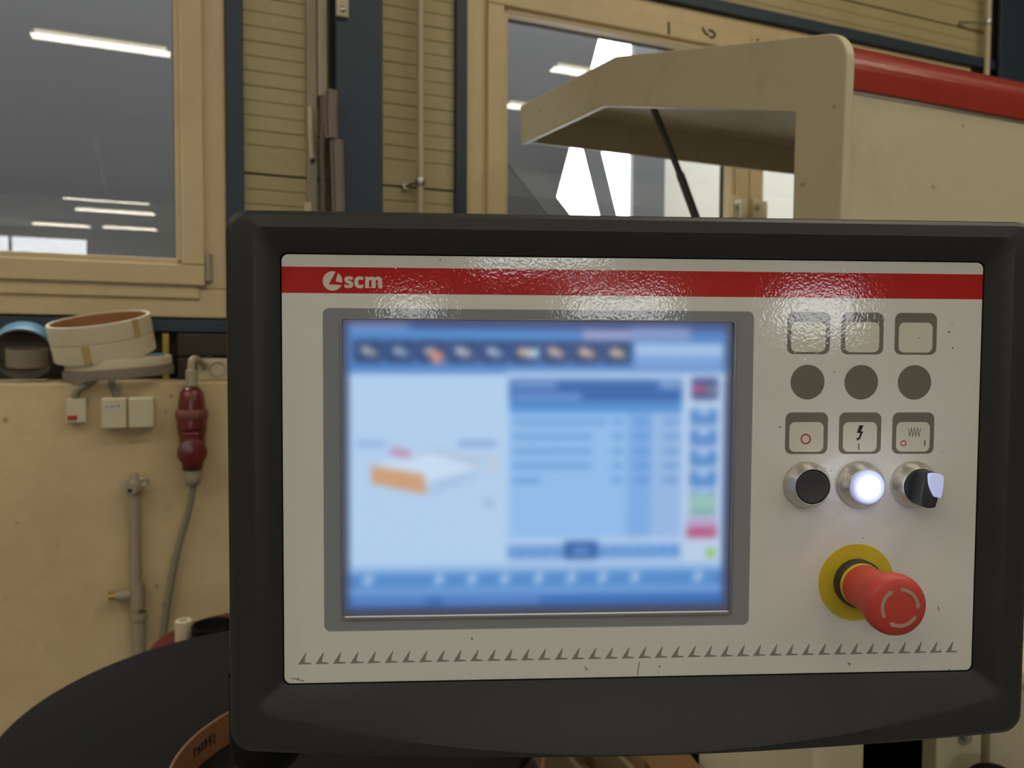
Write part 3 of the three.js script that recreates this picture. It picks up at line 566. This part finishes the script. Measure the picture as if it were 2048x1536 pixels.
// ---------------------------------------------------------------- coil tray in front of the panel's left side
{
  const H = 0.85, t = thing('coil_tray', 'large round matt black turntable tray below the control panel', 'tray', [-0.37, 0, -0.652], { frame: 'world' });
  mesh('disc', lathe([[0.0001, H - 0.014], [0.368, H - 0.014], [0.374, H - 0.010], [0.3752, H - 0.005], [0.374, H - 0.0008], [0.371, H], [0.0001, H]], 128), mat.blackMatt, t);
  mesh('post', cyl(0.035, 0.035, H - 0.014, 28).translate(0, (H - 0.014) / 2, 0), mat.blackMatt, t);
  mesh('foot', lathe([[0.0001, 0], [0.2, 0], [0.2, 0.015], [0.05, 0.03], [0.0001, 0.03]], 48), mat.blackMatt, t);

  const o = thing('edge_band_loop', 'orange brown edge band loop with black handwriting on the black tray', 'edge band', [-0.232, H, -0.447], { frame: 'world' });
  mesh('band', ringBand(0.2165, 0.2205, 0.043, 0.0008), mat.orange, o);
  // handwriting on the inside of the band, upside down
  const glyphs = [[[0, 0.2, 0, 1], [0, 0.6, 0.5, 1]], [[0.1, 0.2, 0.1, 0.8], [0.1, 0.8, 0.6, 0.8], [0.6, 0.8, 0.6, 0.3], [0.1, 0.3, 0.6, 0.3]], [[0.1, 0.2, 0.6, 0.9], [0.6, 0.2, 0.1, 0.9], [0.1, 0.9, 0.6, 0.9]], [[0.1, 0.2, 0.6, 0.6], [0.1, 1, 0.6, 0.6], [0.1, 0.2, 0.1, 1]], [[0, 1, 0.3, 0], [0.3, 0, 0.6, 1]], [[0.6, 0, 0.1, 0.2], [0.1, 0.2, 0.5, 0.6], [0.5, 0.6, 0.0, 1]]];
  const strokes = [];
  glyphs.forEach((gl, gi) => gl.forEach(([x0, y0, x1, y1]) => {
    const p = (x, y) => { const ang = -2.972 + gi * 0.0365 + x * 0.034, yy = 0.0155 + y * 0.0135; return [0.2158 * Math.cos(ang), yy, 0.2158 * Math.sin(ang)]; };
    strokes.push(rod(p(x0, y0), p(x1, y1), 0.0008, 6));
  }));
  mesh('handwriting', strokes, mat.ink, o);

  const red = thing('red_reel', 'dark red round reel plate behind the black tray', 'reel', [-0.526, 0, -1.062], { frame: 'world' });
  mesh('flange', lathe([[0.0001, 0.785], [0.19, 0.785], [0.197, 0.789], [0.197, 0.796], [0.19, 0.80], [0.0001, 0.80]], 96), M([0.16, 0.012, 0.01], 0.4), red);
  mesh('spindle', cyl(0.02, 0.02, 0.785, 20).translate(0, 0.3925, 0), mat.darkSteel, red);
  const rl = thing('guide_roller', 'small white plastic guide roller on the red reel plate', 'roller', [-0.664, 0.80, -1.056], { frame: 'world' });
  mesh('roller', lathe([[0.0088, 0.0], [0.0162, 0.0], [0.0165, 0.001], [0.0165, 0.041], [0.0155, 0.043], [0.0098, 0.043], [0.0088, 0.042], [0.0088, 0.0]], 40), mat.bandWhite, rl);
  mesh('pin', cyl(0.0086, 0.0086, 0.03, 20).translate(0, 0.015, 0), mat.darkSteel, rl);
  const cup = thing('black_cup', 'open black plastic cup standing beside the white roller', 'cup', [-0.600, 0.80, -1.036], { frame: 'world' });
  mesh('wall', lathe([[0.0001, 0.002], [0.034, 0.002], [0.0365, 0.040], [0.0385, 0.042], [0.0405, 0.040], [0.0385, 0.0], [0.0001, 0.0]], 56), mat.blackMatt, cup);

  const y = thing('yellow_post', 'short yellow wooden post at the foot of the wall', 'post', [-0.338, 0, 0.41]);
  mesh('post', span(-0.03, 0.028, 0, 0.584, -0.02, 0.02, 0.003), mat.yellowWood, y);

  // infeed table with a wooden box and a cardboard sheet, seen under the panel
  const tb = thing('infeed_table', 'dark steel infeed table left of the machine', 'table', [0.62, 0, 1.0]);
  mesh('top', span(-0.02, 0.17, 0.60, 0.63, -0.3, 0.2, 0.003), mat.darkSteel, tb);
  for (const [a, b] of [[0, -0.27], [0.15, -0.27], [0, 0.17], [0.15, 0.17]]) mesh('leg', span(a - 0.015, a + 0.015, 0, 0.60, b - 0.015, b + 0.015, 0.002), mat.darkSteel, tb);
  const wb = thing('wooden_box', 'pale wooden open box under the control panel', 'box', [0.655, 0.63, 1.03]);
  mesh('side', span(-0.05, 0.04, 0, 0.075, 0.06, 0.07, 0.001), mat.wood, wb);
  mesh('side', span(-0.05, 0.04, 0, 0.075, -0.1, -0.09, 0.001), mat.wood, wb);
  mesh('end', span(-0.05, -0.04, 0, 0.075, -0.09, 0.06, 0.001), mat.wood, wb);
  mesh('end', span(0.03, 0.04, 0, 0.075, -0.09, 0.06, 0.001), mat.wood, wb);
  mesh('bottom', span(-0.04, 0.03, 0, 0.008, -0.09, 0.06, 0.001), mat.wood, wb);
  const cb = thing('cardboard_box', 'brown cardboard box beside the pale wooden box', 'box', [0.73, 0.63, 1.0]);
  mesh('body', span(-0.025, 0.055, 0, 0.09, -0.16, 0.1, 0.003), mat.cardboard, cb);
  mesh('flap', T(span(-0.025, 0.055, 0, 0.002, 0, 0.07, 0.0005), 0, 0.09, 0.1, 0.25), mat.cardboard, cb);
}

// ---------------------------------------------------------------- on the ledge
{
  const Y = LOW;
  // blue coil leaning forward on a small grey one
  const lean = thing('edge_band_coil', 'bright blue edge band coil with brown inside leaning on the ledge', 'edge band', [-0.311, Y, 0.105]);
  const leanBand = (ri, ro, h) => ringBand(ri, ro, h).translate(0, -h / 2, 0).rotateX(PI / 2 + 0.42).translate(0, 0.068, 0);
  mesh('band', leanBand(0.0615, 0.0635, 0.046), mat.bandBlue, lean);
  mesh('brown_liner', leanBand(0.0585, 0.0613, 0.0455), mat.bandGrey, lean);
  const small = thing('edge_band_coil', 'small grey edge band coil seen through the leaning blue coil', 'edge band', [-0.302, Y + 0.004, 0.12]);
  mesh('band', ringBand(0.038, 0.043, 0.04).rotateX(0.12).translate(0, 0.03, 0), mat.bandGrey, small);
  const strip = thing('edge_band_strip', 'short beige edge band offcut lying under the leaning blue coil', 'edge band', [-0.30, Y, 0.15]);
  mesh('band', span(-0.05, 0.04, 0.003, 0.0045, -0.02, 0.02, 0.0005), mat.bandWhite, strip);

  const ringAt = (name, label, a, y, b, ri, ro, h, m, rx, rz, group) => {
    const t = thing(name, label, 'edge band', [a, Y, b], { group });
    const g = ringBand(ri, ro, h); g.applyMatrix4(new THREE.Matrix4().makeRotationFromEuler(new THREE.Euler(rx, 0, rz))); g.translate(0, y - Y, 0);
    mesh('band', g, m, t); return t;
  };
  ringAt('edge_band_coil', 'thin grey white coil at the bottom of the stack on the ledge', -0.116, 1.313, 0.14, 0.105, 0.116, 0.021, mat.bandGrey, 0.03, 0.07);
  ringAt('edge_band_coil', 'thin white coil second from the bottom of the stack', -0.116, 1.3355, 0.14, 0.098, 0.112, 0.020, mat.bandWhite, 0.04, 0.075);
  const c1 = ringAt('edge_band_coil', 'wide white coil with masking tape under the topmost coil', -0.143, 1.364, 0.145, 0.1, 0.106, 0.041, mat.bandWhite, 0.19, 0.15);
  const c2 = ringAt('edge_band_coil', 'topmost wide white coil with brown inside and masking tape', -0.1495, 1.4055, 0.153, 0.1, 0.1065, 0.041, mat.bandWhite, 0.19, 0.15);
  const liner = ringBand(0.0975, 0.0998, 0.038); liner.applyMatrix4(new THREE.Matrix4().makeRotationFromEuler(new THREE.Euler(0.19, 0, 0.15))); liner.translate(0, 1.4055 - Y, 0);
  mesh('brown_liner', liner, mat.bandBrown, c2);
  const tapeAt = (c, ang, r, y0, h, rx) => { const g = new THREE.CylinderGeometry(r + 0.0006, r + 0.0006, h * 0.98, 6, 1, true, ang, 0.16).translate(0, h / 2, 0); g.applyMatrix4(new THREE.Matrix4().makeRotationFromEuler(new THREE.Euler(rx, 0, 0.15))); g.translate(0, y0 - Y, 0); const m2 = mat.tape; const o = mesh('masking_tape', g, m2, c); o.material.side = THREE.DoubleSide; };
  tapeAt(c1, -0.32, 0.106, 1.364, 0.041, 0.19); tapeAt(c2, 0.75, 0.1065, 1.4055, 0.041, 0.19);
  const bb = thing('blue_offcut', 'bright blue strip end sticking out of the coil stack', 'edge band', [-0.035, Y, 0.1]);
  mesh('strip', span(-0.03, 0.012, 0.058, 0.064, -0.02, 0.02, 0.001), mat.bandBlue, bb);

  const ys = thing('yellow_stick', 'yellow stick standing upright behind the coil stack', 'stick', [-0.021, Y, 0.06]);
  mesh('stick', span(-0.007, 0.007, 0, 0.112, -0.004, 0.004, 0.001), mat.yellowWood, ys);
  const db = thing('dark_case', 'dark brown hard case lying on the ledge beside the socket strip', 'case', [0.075, Y, 0.055]);
  mesh('lid', span(-0.07, 0.075, 0.056, 0.112, -0.045, 0.045, 0.006), mat.darkBrown, db);
  mesh('body', span(-0.07, 0.075, 0, 0.0545, -0.045, 0.045, 0.006), mat.darkBrown, db);
  mesh('latch', span(-0.01, 0.012, 0.046, 0.066, 0.045, 0.049, 0.001), mat.darkSteel, db);

  const ss = thing('socket_strip', 'cream socket strip on the ledge feeding the red plug', 'socket', [0.10, Y, 0.15]);
  mesh('body', span(-0.05, 0.13, 0, 0.052, -0.025, 0.025, 0.004), mat.pvcCream, ss);
  for (let k = 0; k < 3; k++) { const s = mesh('socket', T(lathe([[0.0185, 0], [0.0185, 0.002], [0.0165, 0.002], [0.0155, -0.008], [0.0001, -0.008]], 32), -0.005 + k * 0.048, 0.026, 0.025, PI / 2), mat.pvcGrey, ss); }
}

// ---------------------------------------------------------------- on the plastered lower wall
{
  const B = LEDGE;
  const s1 = thing('wall_switch', 'small cream wall box with a red mark', 'switch', [-0.1965, 1.214, B]);
  mesh('box', span(-0.0205, 0.0195, 0, 0.053, 0, 0.022, 0.003), mat.switchWhite, s1);
  mesh('red_mark', span(-0.017, 0.002, 0.006, 0.0165, 0.0215, 0.0232, 0.0006), mat.redPaint, s1);
  const s2 = thing('double_switch', 'double cream surface switch box below the coil stack', 'switch', [-0.0955, 1.1985, B]);
  mesh('base', span(-0.052, 0.054, 0.004, 0.066, 0, 0.012, 0.003), mat.switchWhite, s2);
  for (const [x0, x1] of [[-0.0525, -0.0005], [0.0015, 0.0545]]) mesh('rocker', span(x0, x1, 0.001, 0.0695, 0.012, 0.036, 0.005), mat.switchWhite, s2);
  mesh('paper_label', span(-0.047, -0.012, 0.044, 0.058, 0.0355, 0.0365, 0.0003), M([0.6, 0.57, 0.5], 0.8), s2);
  for (let i = 0; i < 3; i++) mesh('ink_line', span(-0.044 + i * 0.011, -0.036 + i * 0.011, 0.049 + i * 0.001, 0.0505 + i * 0.0012, 0.0364, 0.037, 0.0002), mat.ink, s2);

  const k1 = thing('cable', 'thick grey cable bending from the ledge to the red marked box', 'cable', [-0.19, 1.26, B]);
  mesh('sheath', [tube([[-0.008, 0.005, 0.012], [-0.006, 0.022, 0.016], [0.008, 0.034, 0.016], [0.024, 0.046, 0.006], [0.03, 0.052, -0.03]], 0.008, 40)], mat.cableGrey, k1);
  const k2 = thing('cable', 'thick grey cable running from the ledge into the double switch', 'cable', [-0.12, 1.26, B]);
  mesh('sheath', [tube([[0.004, 0.002, 0.014], [-0.002, 0.025, 0.014], [-0.008, 0.042, 0.008], [-0.01, 0.053, -0.03]], 0.0075, 30)], mat.cableGrey, k2);

  // red industrial plug hanging in front of the wall
  const p = thing('industrial_plug', 'red industrial plug and socket hanging on a grey cable', 'plug', [0.037, 1.065, B + 0.03]);
  mesh('upper_gland', lathe([[0.001, 0.225], [0.0145, 0.225], [0.015, 0.229], [0.0125, 0.236], [0.0125, 0.262], [0.009, 0.266], [0.001, 0.266]], 32), mat.pvcGrey, p);
  mesh('plug_body', lathe([[0.001, 0.125], [0.031, 0.125], [0.0325, 0.132], [0.032, 0.15], [0.0295, 0.16], [0.029, 0.19], [0.0255, 0.212], [0.018, 0.224], [0.001, 0.225]], 48), mat.plugRed, p);
  mesh('coupling_ring', lathe([[0.03, 0.15], [0.0345, 0.152], [0.036, 0.163], [0.0345, 0.172], [0.03, 0.174]], 48), M([0.2, 0.06, 0.045], 0.5), p);
  mesh('socket_body', lathe([[0.001, 0.035], [0.022, 0.035], [0.024, 0.05], [0.0285, 0.07], [0.0285, 0.115], [0.031, 0.118], [0.031, 0.126], [0.001, 0.127]], 48), mat.plugRed, p);
  mesh('lid', T(lathe([[0.0001, 0.0], [0.029, 0.0], [0.0315, 0.003], [0.0315, 0.010], [0.029, 0.013], [0.0001, 0.015]], 48), 0, 0.078, 0.022, PI / 2), mat.plugRed, p);
  mesh('lower_gland', lathe([[0.001, 0.0], [0.0145, 0.0], [0.0155, 0.006], [0.0145, 0.0075], [0.019, 0.010], [0.0195, 0.034], [0.017, 0.037], [0.001, 0.037]], 32), mat.pvcGrey, p);
  mesh('upper_cable', tube([[0, 0.262, 0], [0.002, 0.285, -0.006], [0.012, 0.288, -0.03], [0.03, 0.272, -0.055]], 0.0085, 40), mat.pvcGrey, p);
  mesh('lower_cable', tube([[0, 0.003, 0], [-0.003, -0.03, -0.004], [-0.013, -0.075, -0.01], [-0.028, -0.13, -0.014], [-0.04, -0.18, -0.016], [-0.056, -0.27, -0.016], [-0.067, -0.35, -0.014], [-0.078, -0.46, -0.005], [-0.08, -0.7, 0.0], [-0.05, -1.02, 0.03]], 0.0072, 110), mat.cableGrey, p);

  // compressed air pipe
  const ap = thing('air_pipe', 'grey compressed air pipe with brass nozzle on the plaster wall', 'pipe', [-0.084, 0, B + 0.02]);
  mesh('upper_pipe', cyl(0.0125, 0.0125, 0.30, 28).translate(-0.001, 0.925, 0), mat.pvcGrey, ap);
  mesh('tee', [cyl(0.0155, 0.0155, 0.055, 28).translate(0.002, 0.815, 0), T(cyl(0.0125, 0.010, 0.03, 24), -0.027, 0.822, 0, 0, 0, PI / 2)], mat.pvcGrey, ap);
  mesh('nozzle', [T(cyl(0.009, 0.0075, 0.012, 18), -0.046, 0.822, 0, 0, 0, PI / 2), T(cyl(0.0095, 0.0095, 0.006, 8), -0.053, 0.822, 0, 0, 0, PI / 2)], mat.brass, ap);
  mesh('lower_pipe', cyl(0.0155, 0.0155, 0.775, 28).translate(0.003, 0.3875, 0), mat.pvcGrey, ap);
  mesh('clip', [lathe([[0.016, 0], [0.019, 0], [0.019, 0.016], [0.016, 0.016], [0.016, 0]], 28).translate(0.003, 0.762, 0), span(-0.004, 0.01, 0.762, 0.778, -0.02, -0.014)], mat.pvcGrey, ap);
  mesh('top_fitting', [lathe([[0.001, 1.05], [0.0135, 1.05], [0.0165, 1.058], [0.0165, 1.074], [0.012, 1.08], [0.008, 1.085], [0.0075, 1.097], [0.001, 1.098]], 28).translate(-0.001, 0, 0), T(cyl(0.012, 0.012, 0.02, 20), -0.006, 1.064, 0.014, PI / 2)], mat.pvcGrey, ap);
  mesh('wing', [T(new THREE.TorusGeometry(0.0075, 0.0022, 8, 20), -0.021, 1.076, 0.004), T(new THREE.TorusGeometry(0.0075, 0.0022, 8, 20), 0.02, 1.077, 0.004)], mat.steel, ap);
  mesh('port', T(cyl(0.0045, 0.0045, 0.004, 16), -0.008, 1.062, 0.0245, PI / 2), mat.ink, ap);
}

// ---------------------------------------------------------------- on the clad upper wall
{
  const c = thing('cable_conduit', 'cream cable conduit beside the blue column', 'conduit', [0.368, 0, 0.018]);
  mesh('conduit', span(-0.013, 0.012, 2.05, HC, -0.018, 0.012, 0.004), mat.pvcCream, c);
  mesh('cable', tube([[0.0, 2.06, 0], [0.002, 2.0, 0.004], [-0.001, 1.9, 0.004], [0.002, 1.8, 0.002], [0.0, 1.46, 0]], 0.0085, 60), mat.foam, c);
  const c2 = thing('cable_conduit', 'wide grey cable duct behind the cream conduit', 'conduit', [0.341, 0, 0.006]);
  mesh('duct', span(-0.014, 0.012, 1.46, HC, -0.006, 0.012, 0.002), mat.pvcGrey, c2);
  const tb = thing('plastic_tube', 'short thin pale tube hanging beside the grey duct', 'tube', [0.331, 0, 0.022]);
  mesh('tube', tube([[0.003, 2.02, 0], [0.004, 1.95, 0.002], [0.008, 1.885, 0]], 0.0065, 24), mat.bandWhite, tb);
  mesh('end', cyl(0.004, 0.004, 0.008, 14).translate(0.0083, 1.880, 0), mat.ink, tb);
  const fo = (name, label, y0, y1, a, r, bend) => { const t = thing(name, label, 'insulation', [a, 0, 0.125], { group: 'foam tubes on the column' }); mesh('foam', tube([[0, y1, 0], [bend, (y0 + y1) / 2, 0.002], [0, y0, 0]], r, 30, 20), mat.foam, t); mesh('seam', tube([[-r * 0.7, y1 - 0.002, r * 0.75], [bend - r * 0.7, (y0 + y1) / 2, r * 0.75 + 0.002], [-r * 0.7, y0 + 0.002, r * 0.75]], 0.0015, 24, 6), mat.darkBrown, t); };
  fo('foam_tube', 'upper grey violet foam tube strapped to the blue column', 1.915, 2.035, 0.374, 0.0165, -0.003);
  fo('foam_tube', 'lower grey violet foam tube strapped to the blue column', 1.46, 1.912, 0.386, 0.0165, 0.004);
  const wb = thing('white_offcut', 'pale plastic offcut standing at the foot of the duct', 'offcut', [0.325, 0, 0.02]);
  mesh('strip', span(-0.008, 0.012, 1.452, 1.77, -0.003, 0.003, 0.001), mat.bandWhite, wb);

  const so = thing('wall_socket', 'cream terminal plate with two screws on the blue column', 'socket', [0.405, 2.232, 0.1]);
  mesh('plate', span(-0.016, 0.016, 0, 0.085, 0, 0.012, 0.003), mat.pvcCream, so);
  for (const y of [0.018, 0.052]) mesh('screw', T(lathe([[0.0001, 0.004], [0.006, 0.003], [0.0085, 0.0]], 24), 0, y, 0.012, PI / 2), mat.steel, so);

  const clampAt = (t, y, armA) => {
    mesh('clamp', lathe([[0.0105, 0], [0.0145, 0], [0.0145, 0.016], [0.0105, 0.016], [0.0105, 0]], 28).translate(0, y, 0), mat.steel, t);
    mesh('bracket', [rod([-0.012, y + 0.006, -0.002], [armA, y - 0.002, -0.022], 0.004, 12), T(cyl(0.009, 0.009, 0.006, 18), armA, y - 0.002, -0.026, PI / 2)], mat.steel, t);
  };
  const p1 = thing('wall_pipe', 'thin cream pipe with steel clamp between column and window', 'pipe', [0.632, 0, 0.035]);
  mesh('pipe', cyl(0.0085, 0.0085, HC - 1.45, 24).translate(0, (HC + 1.45) / 2, 0), mat.pvcCream, p1); clampAt(p1, 1.839, -0.035);
  const p2 = thing('wall_pipe', 'thin cream pipe with long clamp arm above the machine hood', 'pipe', [2.90, 0, 0.035]);
  mesh('pipe', cyl(0.0105, 0.0105, HC - 1.45, 24).translate(0, (HC + 1.45) / 2, 0), mat.pvcCream, p2); clampAt(p2, 2.652, -0.115);
}

renderer.render(scene, camera);
